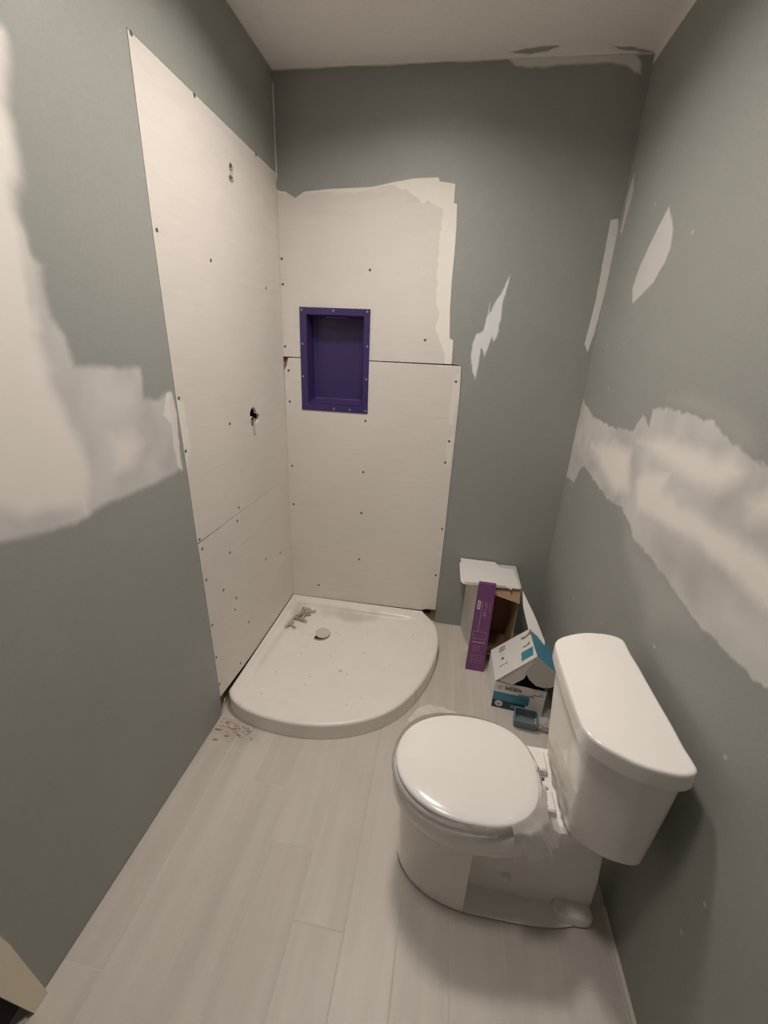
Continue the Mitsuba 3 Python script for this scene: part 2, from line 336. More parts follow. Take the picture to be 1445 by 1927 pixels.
def loft(rings, cap0=True, cap1=True):
    n = len(rings[0])
    v = [np.asarray(r, float) for r in rings]
    f = []
    for k in range(len(v) - 1):
        for i in range(n):
            j = (i + 1) % n
            a, b, c, d = k * n + i, k * n + j, (k + 1) * n + j, (k + 1) * n + i
            f += [(a, b, c), (a, c, d)]
    V = np.vstack(v)
    if cap0:
        V = np.vstack([V, v[0].mean(0)])
        f += [(len(V) - 1, (i + 1) % n, i) for i in range(n)]
    if cap1:
        V = np.vstack([V, v[-1].mean(0)])
        o = (len(v) - 1) * n
        f += [(len(V) - 1, o + i, o + (i + 1) % n) for i in range(n)]
    m = trimesh.Trimesh(V, np.array(f), process=False)
    if cap0 and cap1 and m.volume < 0:
        m.invert()
    return m


def man(mesh):
    mesh = trimesh.Trimesh(np.array(mesh.vertices), np.array(mesh.faces), process=True)
    if mesh.volume < 0:
        mesh.invert()
    return m3.Manifold(m3.Mesh(vert_properties=np.array(mesh.vertices, np.float32), tri_verts=np.array(mesh.faces, np.uint32)))


def unman(m):
    q = m.to_mesh()
    return trimesh.Trimesh(q.vert_properties[:, :3], q.tri_verts, process=False)


def closed_spline(pts, n=128):
    p = np.array(pts + [pts[0]], float)
    t = np.r_[0, np.cumsum(np.linalg.norm(np.diff(p, axis=0), axis=1))]
    cs = CubicSpline(t, p, bc_type='periodic')
    return cs(np.linspace(0, t[-1], n, endpoint=False))


def tube(path, r, sec=10, cap=True):
    p = np.array(path, float)
    rr = np.full(len(p), r) if np.isscalar(r) else np.array(r)
    d = np.gradient(p, axis=0)
    d /= np.linalg.norm(d, axis=1)[:, None]
    ref = np.array([0, 0, 1.0]) if abs(d[0][2]) < 0.9 else np.array([1.0, 0, 0])
    rings = []
    for q, dd, ri in zip(p, d, rr):
        u = np.cross(ref, dd)
        u /= np.linalg.norm(u)
        w = np.cross(dd, u)
        rings.append([q + ri * (math.cos(s) * u + math.sin(s) * w) for s in np.linspace(0, 2 * math.pi, sec, endpoint=False)])
    return loft(rings)


def on_face(mesh, origin, xd, yd):
    """lay a mesh made in the xy plane on a face given by its origin and two directions"""
    xd, yd = np.array(xd, float), np.array(yd, float)
    xd /= np.linalg.norm(xd)
    n = np.cross(xd, yd)
    n /= np.linalg.norm(n)
    yd = np.cross(n, xd)
    Mx = np.eye(4)
    Mx[:3, 0], Mx[:3, 1], Mx[:3, 2], Mx[:3, 3] = xd, yd, n, origin
    m = mesh.copy()
    m.apply_transform(Mx)
    return m


def flat(x0, y0, x1, y1, t=0.0006):
    return bx(x0, x1, y0, y1, 0, t)


# ------------------------------------------------------------------ the setting
CUT_L = Polygon([(-0.861, 2.111), (-0.866, 1.694), (-0.862, 1.285), (-0.855, 1.052), (-0.850, 0.794), (-0.841, 0.5), (-0.832, 0.10), (-0.830, -0.01), (0.2, -0.01), (0.2, 2.111)])
foot = [(-1.668 + .83 * i / 40, 0.0035 + 0.004 * rng.random() * (i % 3 > 0)) for i in range(1, 41)]
left_poly = Polygon([(0, 0), (0, H), (-1.80, H), (-1.80, 0.70), (-1.78, 0.62), (-1.725, 0.18), (-1.668, 0.002)] + foot).difference(CUT_L)
obj('wall_left', ext(left_poly, 0.10, 'left'), 'm_left', kind='structure', label='grey painted left wall with large smears of white joint compound')
back_cut = unary_union([Polygon([(-0.2, 2.054)] + PT['B_up'] + [(-0.2, 1.395)]), Polygon([(-0.2, -0.01), (0.844, -0.01), (0.842, 0.09), (0.848, 0.60), (0.850, 1.10), (0.852, 1.26), (0.846, 1.3915), (0.79, 1.397), (-0.2, 1.397)])]).buffer(0.0005)
back_poly = sbox(0, 0, W, H).difference(back_cut)
obj('wall_back', ext(back_poly, 0.10, 'back'), 'm_back', kind='structure', label='grey painted end wall beside and above the white shower boards')
obj('wall_right', ext(sbox(YB, -0.0, 0.1, H), 0.10, 'right'), 'm_right', kind='structure', label='grey painted right wall behind the toilet with cloudy white compound patches')
obj('ceiling', ext(sbox(-1.9, YB - 0.1, W + 0.1, 0.1).difference(unary_union([Point(*q).buffer(LAMP_R + 0.001, 16) for q in LAMPS])), 0.10, 'flat', H + 0.10), 'm_ceiling', kind='structure', label='matt white ceiling')
obj('wall_front', bx(-0.1, W + 0.1, YB - 0.1, YB, 0, H), 'm_paint', kind='structure')
# door opening beyond the left wall, and the hall behind it
obj('wall_left_2', bx(-0.1, 0, YB, -2.50, 0, H), 'm_paint', kind='structure')
obj('wall_left_header', bx(-0.1, 0, -2.50, -1.80, 2.05, H), 'm_paint', kind='structure')
obj('wall_hall', bx(-1.9, -1.8, YB - 0.1, YE + 0.9, 0, H), 'm_paint', kind='structure')
obj('wall_hall_end', bx(-1.9, -0.1, YE + 0.8, YE + 0.9, 0, H), 'm_paint', kind='structure')
obj('wall_hall_front', bx(-1.9, -0.1, YB - 0.1, YB, 0, H), 'm_paint', kind='structure')
obj('floor_hall', bx(-1.9, -0.028, YB - 0.1, YE + 0.9, -0.03, -0.004), 'm_hall', kind='structure', label='dark carpet floor beyond the door opening')
obj('trim_1', unman(man(tube([(0.0, -1.70, 0.002), (-0.012, -1.725, 0.003), (-0.016, -1.76, 0.003), (-0.016, -2.5, 0.003)], 0.006, 8))), 'm_white', kind='structure', label='thin white metal strip at the edge of the tile in the doorway')

# wood framing and dark cavity behind the shower boards
obj('wall_left_framing', unman(m3.Manifold.batch_boolean([man(bx(-0.10, -0.07, -0.86, 0.1, 0, 2.12))] + [man(bx(-0.0701, -0.0145, y, y + 0.038, 0, 2.12)) for y in (-0.822, -0.62, -0.21, 0.03)] + [man(bx(-0.0701, -0.0145, -0.83, 0.05, 0, 0.04))], m3.OpType.Add)), 'm_wood', kind='structure')
obj('wall_back_framing', unman(m3.Manifold.batch_boolean([man(bx(-0.07, 0.90, 0.10, 0.13, 0, 2.12))] + [man(bx(x, x + 0.038, 0.0145, 0.1001, 0, 2.12)) for x in (-0.02, 0.04, 0.437, 0.815)] + [man(bx(-0.02, 0.85, 0.0145, 0.1001, 0, 0.04))], m3.OpType.Add)), 'm_wood', kind='structure')


def ell(cx, cy, rx, ry, n=28, jag=0.1, seed=1):
    r = random.Random(seed)
    return Polygon([(cx + rx * math.cos(s) * (1 + jag * (r.random() - .5)), cy + ry * math.sin(s) * (1 + jag * (r.random() - .5))) for s in np.linspace(0, 2 * math.pi, n, endpoint=False)])


hole_top = unary_union([ell(-0.399, 1.995, 0.013, 0.017, seed=2), ell(-0.403, 1.966, 0.016, 0.014, jag=.35, seed=3)])
hole_low = unary_union([ell(-0.360, 1.158, 0.032, 0.040, seed=4), ell(-0.325, 1.150, 0.019, 0.020, jag=.3, seed=5)])
BT = 0.0125
lu = Polygon([(-0.860, 2.109), (-0.865, 1.694), (-0.861, 1.285), (-0.854, 1.052), (-0.8495, 0.7975), (-0.42, 0.7965), (-0.0005, 0.796), (-0.0005, 2.109)]).difference(hole_top).difference(hole_low)
ll = Polygon([(-0.8485, 0.7925), (-0.840, 0.5), (-0.831, 0.093), (-0.62, 0.0765), (-0.5, 0.072), (-0.0005, 0.070), (-0.0005, 0.7955), (-0.42, 0.7948)])
BL0 = obj('cement_board', ext(lu, BT, 'left', 0.0012), 'm_board_left', 'wall_left')
BL1 = obj('cement_board', ext(ll, BT, 'left', 0.0012), 'm_board_left', 'wall_left')
NX0, NX1, NZ0, NZ1 = 0.108, 0.403, 1.168, 1.592
up = Polygon([(0.0018, 2.054)] + PT['B_up'][1:-1] + [(0.800, 1.3955), (0.0018, 1.3922)]).difference(sbox(NX0, NZ0, NX1, NZ1))
lo = Polygon([(0.0018, 0.0700), (0.35, 0.0705), (0.76, 0.0735), (0.79, 0.085), (0.841, 0.0865), (0.8445, 0.32), (0.8475, 0.60), (0.8495, 1.10), (0.8505, 1.26), (0.8445, 1.3905), (0.42, 1.3905), (0.032, 1.3885), (0.0245, 1.386), (0.018, 1.355), (0.004, 1.33), (0.0020, 1.0)]).difference(sbox(NX0, NZ0, NX1, NZ1))
BB0 = obj('cement_board', ext(up, BT, 'back', -0.0012), 'm_board_back', 'wall_back')
BB1 = obj('cement_board', ext(lo, BT + 0.003, 'back', -0.0042), 'm_board_back', 'wall_back')

# screws in the boards
scr = trimesh.creation.revolve([(0, 0.0002), (0.0024, 0.0002), (0.0028, 0.0009), (0.0050, 0.0009), (0.0058, 0.0), (0, 0)], sections=8)
scr_l = scr.copy(); scr_l.apply_transform(trimesh.geometry.align_vectors([0, 0, 1], [1, 0, 0]))
scr_b = scr.copy(); scr_b.apply_transform(trimesh.geometry.align_vectors([0, 0, 1], [0, -1, 0]))
pl_l, pl_b = mikit.ply(scr_l, 'm_screw'), mikit.ply(scr_b, 'm_screw')
for y, z in PT['scr_l']:
    obj('screw', pl_l, None, BL0 if z > 0.795 else BL1, to_world=T().translate([0.0011, max(min(y, -0.012), -0.848 if z > 0.79 else -0.826), z]))
for x, z in PT['scr_b']:
    obj('screw', pl_b, None, BB0 if z > 1.392 else BB1, to_world=T().translate([max(x, 0.012 if z > 1.392 else 0.026), -0.0011 if z > 1.392 else -0.0041, z]))

# copper stub in the shower-arm hole, valve body in the mixer hole
k = thing('shower_arm_stub', 'small brass pipe stub inside the upper hole of the left shower board', 'pipe fitting')
obj('pipe', tube([(-0.062, -0.401, 1.965), (-0.02, -0.401, 1.968), (-0.008, -0.402, 1.970)], 0.0095, 14), 'm_brass', k, smooth=40)
obj('collar', tube([(-0.03, -0.401, 1.968), (-0.022, -0.401, 1.968)], 0.0125, 6), 'm_chrome', k, smooth=30)
k = thing('mixer_valve', 'grey mixer valve body showing through the lower hole of the left shower board', 'valve')
obj('body', rbox(-0.060, -0.006, -0.380, -0.345, 1.126, 1.158, .004), 'm_carton_grey', k)
obj('stem', tube([(-0.03, -0.361, 1.147), (0.006, -0.361, 1.147)], 0.009, 14), 'm_chrome', k, smooth=40)
obj('side_port', tube([(-0.045, -0.340, 1.149), (-0.045, -0.315, 1.149)], 0.010, 12), 'm_brass', k, smooth=40)
obj('tab', rbox(0.0016, 0.0046, -0.369, -0.351, 1.088, 1.136, .001), 'm_carton_grey', k)

# floor: grout bed and planks
obj('floor', bx(-0.03, W + 0.1, YB - 0.1, 0.1, -0.03, -0.0004), 'm_grout', kind='structure', label='pale greige wood-look plank tile floor')
G = 0.0011
for c in range(-1, 11):
    x0 = -0.03 + PLANK_W * c
    for r in range(-4, 4):
        y0 = -1.077 - 0.175 * (c - 2) + PLANK_L * r
        q0, q1 = max(y0 + G, YB), min(y0 + PLANK_L - G, -0.001)
        a0, a1 = max(x0 + G, -0.026), min(x0 + PLANK_W - G, W - 0.001)
        if q1 - q0 < 0.01 or a1 - a0 < 0.01:
            continue
        obj('plank', rbox(a0, a1, q0, q1, -0.011, 0.0, 0.0010), 'm_floor', 'floor')
obj('trim_2', trimesh.util.concatenate([bx(W - 0.011, W - 0.0005, YB + .001, -1.24, 0.0005, 0.006)]), 'm_white', kind='structure', label='thin white bead along the foot of the right wall')

# cream board standing at the end of the left wall
obj('trim_3', slab([(0.012, -1.6575, 0.0008), (0.012, -1.692, 0.0008), (0.012, -1.722, 0.155), (0.012, -1.79, 0.62), (0.012, -1.735, 0.62), (0.012, -1.6785, 0.258)][::-1], 0.0115), 'm_cream', kind='structure', label='cream painted door trim at the near end of the left wall')

# two ceiling lamps: shallow cans let into the ceiling, each disc above its rim
REC = 0.052
ring = trimesh.creation.revolve([(LAMP_R - .004, 0), (LAMP_R + 0.016, 0), (LAMP_R + 0.018, 0.003), (LAMP_R + 0.018, 0.005), (LAMP_R - .004, 0.005), (LAMP_R - .004, 0)], sections=48)
can = trimesh.creation.revolve([(LAMP_R - .006, 0), (LAMP_R - .001, 0), (LAMP_R - .001, REC + .012), (0, REC + .012), (0, REC + .008), (LAMP_R - .006, REC + .008), (LAMP_R - .006, 0)], sections=48)
th = np.linspace(0, 2 * math.pi, 48, endpoint=False)
disc = trimesh.Trimesh([[0, 0, REC]] + [[(LAMP_R - .007) * math.cos(a), (LAMP_R - .007) * math.sin(a), REC] for a in th], [(0, (i + 1) % 48 + 1, i + 1) for i in range(48)], process=False)
for (lx_, ly_), power, where in zip(LAMPS, LAMP_RGB, ('above the shower pan', 'above the near end of the floor')):
    lk = thing('ceiling_light', 'round recessed white ceiling lamp ' + where, 'lamp')
    for nm_, ms_, mt_, dz, ex_ in (('rim', ring, 'm_lamp_housing', -0.0055, {}), ('can', can, 'm_lamp_can', 0.0002, {}), ('diffuser', disc, 'm_lamp_housing', 0, {'emitter': {'type': 'area', 'radiance': rgb(*power)}})):
        q = ms_.copy()
        q.apply_translation([lx_, ly_, H + dz])
        obj(nm_, q, mt_, lk, smooth=30 if nm_ != 'diffuser' else False, **ex_)

# ------------------------------------------------------------------ wall niche
def rect_ring(x0, x1, z0, z1, y):
    return [(x0, y, z0), (x1, y, z0), (x1, y, z1), (x0, y, z1)]


NK = thing('wall_niche', 'deep purple plastic shower niche set into the end wall boards', 'niche')
fx0, fx1, fz0, fz1 = 0.0895, 0.4195, 1.1495, 1.6090
ix0, ix1, iz0, iz1 = 0.122, 0.390, 1.186, 1.578
yf = -0.0046
rings = [rect_ring(fx0, fx1, fz0, fz1, yf + .0002), rect_ring(fx0, fx1, fz0, fz1, yf - .0025), rect_ring(fx0 + .0015, fx1 - .0015, fz0 + .0015, fz1 - .0015, yf - .004),
         rect_ring(ix0 - .003, ix1 + .003, iz0 - .003, iz1 + .003, yf - .004), rect_ring(ix0, ix1, iz0, iz1, yf - .001), rect_ring(ix0 + .006, ix1 - .006, iz0 + .012, iz1 - .005, 0.083),
         rect_ring(ix0 + .012, ix1 - .012, iz0 + .018, iz1 - .010, 0.088)]
nm = loft(rings, cap0=False, cap1=True)
nm = nm if nm.face_normals[-1][1] < 0 else trimesh.Trimesh(nm.vertices, nm.faces[:, ::-1], process=False)
obj('shell', nm, 'm_purple', NK)
obj('lip', rbox(ix0 + .004, ix1 - .004, yf - .0055, yf - .001, iz0 - .001, iz0 + .004, .0012), 'm_purple', NK)
obj('top_ridge', rbox(ix0 + .09, ix1 - .08, yf + .004, yf + .016, iz1 - .010, iz1 - .006, .001), 'm_purple', NK)
pn = mikit.ply(scr_b, 'm_purple_screw')
for x, z in PT['nsc']:
    obj('screw', pn, None, NK, to_world=T().translate([min(max(x, 0.099), 0.410), yf - 0.0040, min(max(z, 1.160), 1.5985)]))

# ------------------------------------------------------------------ shower pan
PK = thing('shower_pan', 'white quarter-round shower pan with dirt and dust in the corner', 'shower pan')
NP = 160
curve = [(0.0025, -0.770), (0.020, -0.797), (0.085, -0.842), (0.20, -0.872), (0.33, -0.880), (0.46, -0.864), (0.58, -0.822), (0.70, -0.738), (0.79, -0.605), (0.846, -0.450), (0.871, -0.300), (0.866, -0.190), (0.836, -0.098), (0.785, -0.030), (0.770, -0.0055)]
t = np.r_[0, np.cumsum(np.linalg.norm(np.diff(np.array(curve), axis=0), axis=1))]
arc = CubicSpline(t, np.array(curve))(np.linspace(0, t[-1], 100))
back = np.linspace(arc[-1], (0.0025, -0.0055), 31)[1:]
left = np.linspace((0.0025, -0.0055), arc[0], 31)[1:-1]
outer = np.vstack([arc, back, left])
icurve = [(0.062, -0.700), (0.085, -0.752), (0.16, -0.775), (0.26, -0.782), (0.36, -0.780), (0.445, -0.765), (0.55, -0.725), (0.649, -0.660), (0.72, -0.57), (0.769, -0.470), (0.790, -0.360), (0.794, -0.25), (0.780, -0.16), (0.745, -0.105), (0.690, -0.088)]
t = np.r_[0, np.cumsum(np.linalg.norm(np.diff(np.array(icurve), axis=0), axis=1))]
iarc = CubicSpline(t, np.array(icurve))(np.linspace(0, t[-1], 100))
iback = np.linspace(iarc[-1], (0.075, -0.078), 31)[1:]
ileft = np.linspace((0.075, -0.078), iarc[0], 31)[1:-1]
inner = np.vstack([iarc, iback, ileft])
cen = inner.mean(0)


def inset(c, d):
    nx = np.roll(c, -1, 0) - np.roll(c, 1, 0)
    n = np.stack([-nx[:, 1], nx[:, 0]], 1)
    n /= np.linalg.norm(n, axis=1)[:, None]
    return c + n * d


def ring3(c, z):
    return np.c_[c, np.full(len(c), z) if np.isscalar(z) else z]


DR = np.array([0.262, -0.297])
sgn = 1 if np.linalg.norm(inset(outer, .01)[50] - cen) < np.linalg.norm(outer[50] - cen) else -1
rings = [ring3(inset(outer, sgn * .001), 0.0), ring3(outer, 0.006), ring3(outer, 0.064), ring3(inset(outer, sgn * .0025), 0.0705), ring3(inset(outer, sgn * .008), 0.0745), ring3(inset(outer, sgn * .016), 0.0755)]
ledge = np.clip((np.arange(len(outer)) - 96) / 6.0, 0, 1) * np.clip((len(outer) - 1 - np.arange(len(outer))) / 6.0 + 0.15, 0, 1)
for s, z in ((0.45, 0.0755), (0.5, 0.0758)):
    rings.append(ring3(outer * (1 - s) + inner * s, z + 0.007 * ledge * (s - .45) / .05))
rings.append(ring3(outer * .22 + inner * .78, 0.0745 + 0.007 * ledge))
rings.append(ring3(inset(inner, -sgn * .004), 0.0725 + 0.008 * ledge))
rings.append(ring3(inset(inner, sgn * .003), 0.0690 - 0.002 * ledge))
rings.append(ring3(inset(inner, sgn * .012), 0.0655 - 0.013 * ledge))
rings.append(ring3(inset(inner, sgn * .040), 0.0615 - 0.007 * ledge))
for s in (.3, .6, .85):
    rings.append(ring3(inset(inner, sgn * .040) * (1 - s) + DR * s, 0.0615 - 0.007 * ledge * (1 - s) - 0.016 * s))
a = np.arctan2(*(inset(inner, sgn * .04) - DR).T[::-1])
rings.append(np.c_[DR[0] + .050 * np.cos(a), DR[1] + .050 * np.sin(a), np.full(len(a), .0435)])
rings.append(np.c_[DR[0] + .047 * np.cos(a), DR[1] + .047 * np.sin(a), np.full(len(a), .042)])
rings.append(np.c_[DR[0] + .047 * np.cos(a), DR[1] + .047 * np.sin(a), np.full(len(a), .022)])
obj('tray', loft(rings), 'm_pan', PK, smooth=35)
dk = obj('drain', trimesh.util.concatenate([trimesh.creation.annulus(0.036, 0.0465, 0.004, sections=32).apply_translation([DR[0], DR[1], 0.0405])]), 'm_chrome', PK, smooth=30)
obj('grid', trimesh.creation.cylinder(0.0460, 0.004, sections=32).apply_translation([DR[0], DR[1], 0.0265]), 'm_slot', dk)
cap = trimesh.creation.revolve([(0, 0), (0.037, 0), (0.039, 0.002), (0.036, 0.005), (0, 0.006)], sections=32)
cap.apply_transform(trimesh.transformations.rotation_matrix(math.radians(5), [1, 0, 0]))
cap.apply_translation([DR[0] + 0.006, DR[1] + 0.012, 0.0435])
obj('cover', cap, 'm_tape', PK, smooth=30, label='dusty pinkish drain cover')

# crumpled strips of tape in the back corner of the pan
TK = thing('torn_tape', 'grey-brown torn tape strips crumpled in the back corner of the shower pan', 'tape')
tr = random.Random(3)
segs = [((0.062, -0.30), (0.125, -0.115)), ((0.085, -0.24), (0.150, -0.125)), ((0.090, -0.165), (0.185, -0.135)), ((0.085, -0.215), (0.165, -0.235)), ((0.075, -0.27), (0.125, -0.30)), ((0.11, -0.12), (0.115, -0.20)), ((0.140, -0.12), (0.135, -0.215)), ((0.088, -0.20), (0.165, -0.165)), ((0.07, -0.315), (0.10, -0.245))]
for i, (p0, p1) in enumerate(segs):
    p0, p1 = np.array(p0), np.array(p1)
    d = (p1 - p0) / np.linalg.norm(p1 - p0)
    nn = np.array([-d[1], d[0]])
    V, F = [], []
    K = 9
    for j in range(K):
        q = p0 + (p1 - p0) * j / (K - 1) + nn * tr.uniform(-.003, .003)
        w = tr.uniform(.004, .0075)
        for s in (-1, 1):
            zz = 0.0650 + .006 * tr.random() + 0.0015 * i * 0.4
            V += [(*(q + s * nn * w), zz), (*(q + s * nn * w), zz - 0.0012)]
    for j in range(K - 1):
        o = j * 4
        F += [(o, o + 4, o + 6), (o, o + 6, o + 2), (o + 1, o + 7, o + 5), (o + 1, o + 3, o + 7), (o, o + 1, o + 5), (o, o + 5, o + 4), (o + 2, o + 6, o + 7), (o + 2, o + 7, o + 3)]
    obj('strip', trimesh.Trimesh(V, F, process=False), 'm_dirt' if i % 2 else 'm_tape_grey', TK)

# rubble at the pan's front-left corner, and a white shim standing against the wall there
rr = random.Random(5)
bits = []
for i in range(130):
    u = rr.random()
    c = np.array([0.004 + 0.15 * u ** 1.3 + rr.uniform(0, .02), -0.835 - 0.03 * u - abs(rr.gauss(0, .022)) - 0.01, 0])
    s = rr.uniform(.002, .009)
    m = trimesh.convex.convex_hull(np.array([[rr.uniform(-1, 1), rr.uniform(-1, 1), rr.uniform(0, .8)] for _ in range(9)]) * s)
    m.apply_translation([c[0] + .006, c[1], -m.bounds[0][2] + .0002])
    bits.append(m)
obj('rubble', trimesh.util.concatenate(bits), 'm_chip', label='crumbs of drywall and mortar on the tile at the near left corner of the shower pan', cat='rubble', kind='stuff')
strips = []
for i, (x, y) in enumerate(((.012, -.905), (.030, -.868), (.055, -.925), (.075, -.888), (.105, -.915), (.125, -.893), (.020, -.950))):
    an, L = rr.uniform(-.6, 1.0), rr.uniform(.018, .034)
    m = bx(-L / 2, L / 2, -.003, .003, 0, .0015)
    m.apply_transform(trimesh.transformations.rotation_matrix(an, [0, 0, 1]))
    m.apply_transform(trimesh.transformations.rotation_matrix(rr.uniform(0, .12), [0, 1, 0]))
    m.apply_translation([x + .015, y, -m.bounds[0][2] + .0002])
    strips.append(m)
for s in strips:
    obj('paper_scrap', s, 'm_paper', label='torn brown paper scrap on the tile by the near left corner of the pan', cat='scrap', group='paper scraps at the pan corner')
obj('shim', slab([(0.0022, -0.842, 0.002), (0.0022, -0.832, 0.002), (0.0022, -0.795, 0.056), (0.0022, -0.800, 0.058)], .0015), 'm_white', label='thin white shim between the left wall and the shower pan corner', cat='shim')

# ------------------------------------------------------------------ toilet
TY = -1.192
K = thing('toilet', 'white two-piece toilet standing against the right wall with its lid closed', 'toilet')
NT = 128
th = np.linspace(0, 2 * math.pi, NT, endpoint=False)


def egg(x0, x1, hw, z, yc=TY, pf=2.0, pb=2.6, wide=0.5):
    """outline from the front x0 to the back x1; half width hw; widest at the fraction 'wide' from the front"""
    xm = x0 + (x1 - x0) * wide
    c, s = np.cos(th), np.sin(th)
    out = []
    for ci, si in zip(c, s):
        p = pb if ci > 0 else pf
        r = (x1 - xm) if ci > 0 else (xm - x0)
        out.append((xm + r * np.sign(ci) * abs(ci) ** (2 / p), yc + hw * np.sign(si) * abs(si) ** (2 / p), z))
    return np.array(out)


YC = -1.200
col = loft([egg(0.802, 1.345, 0.124, 0.0005, YC, 2.0, 3.4, .40), egg(0.788, 1.345, 0.128, 0.006, YC, 2.0, 3.4, .40), egg(0.785, 1.345, 0.128, 0.03, YC, 2.0, 3.4, .40), egg(0.783, 1.340, 0.127, 0.15, YC, 2.0, 3.4, .40), egg(0.779, 1.33, 0.129, 0.26, YC, 2.0, 3.2, .40), egg(0.772, 1.32, 0.140, 0.335, YC, 2.0, 3.0, .42)])
rim = loft([egg(0.790, 1.17, 0.135, 0.282, YC, 2.1, 2.4, .50), egg(0.768, 1.185, 0.152, 0.297, YC, 2.1, 2.4, .50), egg(0.758, 1.19, 0.160, 0.318, YC, 2.1, 2.4, .50), egg(0.755, 1.19, 0.162, 0.36, YC, 2.1, 2.4, .50), egg(0.757, 1.19, 0.160, 0.376, YC, 2.1, 2.4, .50), egg(0.764, 1.18, 0.154, 0.384, YC, 2.1, 2.4, .50), egg(0.775, 1.17, 0.145, 0.3865, YC, 2.1, 2.4, .50)])
bulge = trimesh.creation.icosphere(4, 1.0)
bulge.apply_scale([0.135, 0.137, 0.062]); bulge.apply_translation([0.985, YC, 0.300])
deck = man(rbox(1.09, 1.335, YC - 0.112, YC + 0.125, 0.335, 0.3875, .010))
cut = man(bx(0.985, 1.42, YC - 0.30, YC - 0.062, 0.009, 0.335)) + man(bx(0.985, 1.42, YC + 0.062, YC + 0.30, 0.009, 0.335))
bowl = (man(col) - cut) + man(rim) + man(bulge) + deck
obj('bowl', unman(bowl), 'm_china', K, smooth=32)
capm = trimesh.creation.revolve([(0, 0.016), (0.006, 0.0155), (0.011, 0.012), (0.0135, 0.006), (0.0145, 0)], sections=24)
c1 = capm.copy(); c1.apply_transform(trimesh.geometry.align_vectors([0, 0, 1], [0, -1, 0])); c1.apply_translation([1.098, YC - 0.0615, 0.088])
obj('bolt_cap', c1, 'm_china', K, smooth=40)
c2 = loft([egg(1.235, 1.338, 0.026, 0.0075, YC - .078, 3, 3), egg(1.235, 1.338, 0.026, 0.030, YC - .078, 3, 3), egg(1.240, 1.333, 0.022, 0.036, YC - .078, 3, 3)])
obj('foot_pad', c2, 'm_china', K, smooth=40)

# seat and lid
seat = loft([egg(0.762, 1.130, 0.154, 0.3890, YC, 2.1, 2.5, .52), egg(0.758, 1.132, 0.158, 0.393, YC, 2.1, 2.5, .52), egg(0.758, 1.132, 0.158, 0.400, YC, 2.1, 2.5, .52), egg(0.762, 1.130, 0.154, 0.404, YC, 2.1, 2.5, .52)])
obj('seat', seat, 'm_seat', K, smooth=40)
lidr = [egg(0.765, 1.138, 0.155, 0.4065, YC, 2.1, 2.5, .52), egg(0.762, 1.140, 0.159, 0.410, YC, 2.1, 2.5, .52), egg(0.763, 1.140, 0.158, 0.4165, YC, 2.1, 2.5, .52), egg(0.769, 1.136, 0.153, 0.4215, YC, 2.1, 2.5, .52)]
mid = np.array([0.957, YC, 0])
for s, z in ((.90, .4235), (.75, .4262), (.55, .4285), (.35, .430), (.15, .4307)):
    e = egg(0.769, 1.136, 0.153, 0, YC, 2.1, 2.5, .52)
    lidr.append(mid + (e - mid) * s + [0, 0, z])
obj('lid', loft(lidr), 'm_seat', K, smooth=40)
hk = obj('hinge', unman(man(rbox(1.128, 1.172, YC - 0.085, YC - 0.030, 0.3885, 0.412, .004)) + man(rbox(1.128, 1.172, YC + 0.025, YC + 0.085, 0.3885, 0.412, .004)) + man(rbox(1.125, 1.150, YC - 0.06, YC + 0.06, 0.3885, 0.402, .003))), 'm_seat', K)
obj('slot', rbox(1.134, 1.164, YC + 0.012, YC + 0.019, 0.3880, 0.3925, .001), 'm_slot', hk)
obj('bolt_hole', trimesh.creation.cylinder(0.004, 0.0012, sections=16).apply_translation([1.166, YC - 0.010, 0.3882]), 'm_slot', hk)


# tank and tank lid: straight back, bowed front
def tank_outline(grow=0.0, scale=1.0, z=0.0, xb=1.350, zf=None):
    h = [(1.350, -0.05), (1.350, -0.10), (1.350, -0.165), (1.3485, -0.197), (1.330, -0.2105), (1.290, -0.2145), (1.245, -0.207), (1.205, -0.189), (1.174, -0.168), (1.158, -0.146), (1.153, -0.115), (1.1515, -0.06), (1.1512, -0.015)]
    pts = h + [(x, -v) for x, v in h[::-1]]
    o = closed_spline([(x, v) for x, v in pts], NT)
    o[:, 0] = np.minimum(o[:, 0], 1.3505)
    q = Polygon(o)
    c = np.array([1.35, 0])
    o = c + (o - c) * scale
    nx = np.roll(o, -1, 0) - np.roll(o, 1, 0)
    n = np.stack([nx[:, 1], -nx[:, 0]], 1)
    n /= np.linalg.norm(n, axis=1)[:, None]
    if not q.exterior.is_ccw:
        n = -n
    o = o + n * grow
    return np.c_[o[:, 0], o[:, 1] + TY, np.full(NT, z)]


tank = loft([tank_outline(-.030, .86, .3885), tank_outline(-.016, .86, .391), tank_outline(-.010, .865, .398), tank_outline(-.010, .90, .47), tank_outline(-.011, .955, .60), tank_outline(-.012, .985, .692)])
obj('tank', tank, 'm_china', K, smooth=40)
tl = loft([tank_outline(-.010, 1, .6885), tank_outline(-.002, 1, .690), tank_outline(0, 1, .694), tank_outline(0, 1, .727), tank_outline(-.0015, 1, .7322), tank_outline(-.0045, 1, .7348), tank_outline(-.009, 1, .7355)])
obj('tank_lid', tl, 'm_china', K, smooth=40)

# plastic film around the seat, and torn film hanging before the tank
FK = thing('plastic_film', 'crinkled clear plastic film wrapped round the closed toilet seat', 'plastic film')
fr = random.Random(11)


def sheet(fn, nu, nv):
    V = np.array([[fn(i / (nu - 1), j / (nv - 1)) for j in range(nv)] for i in range(nu)]).reshape(-1, 3)
    F = []
    for i in range(nu - 1):
        for j in range(nv - 1):
            a = i * nv + j
            F += [(a, a + nv, a + nv + 1), (a, a + nv + 1, a + 1)]
    return trimesh.Trimesh(V, F, process=False)


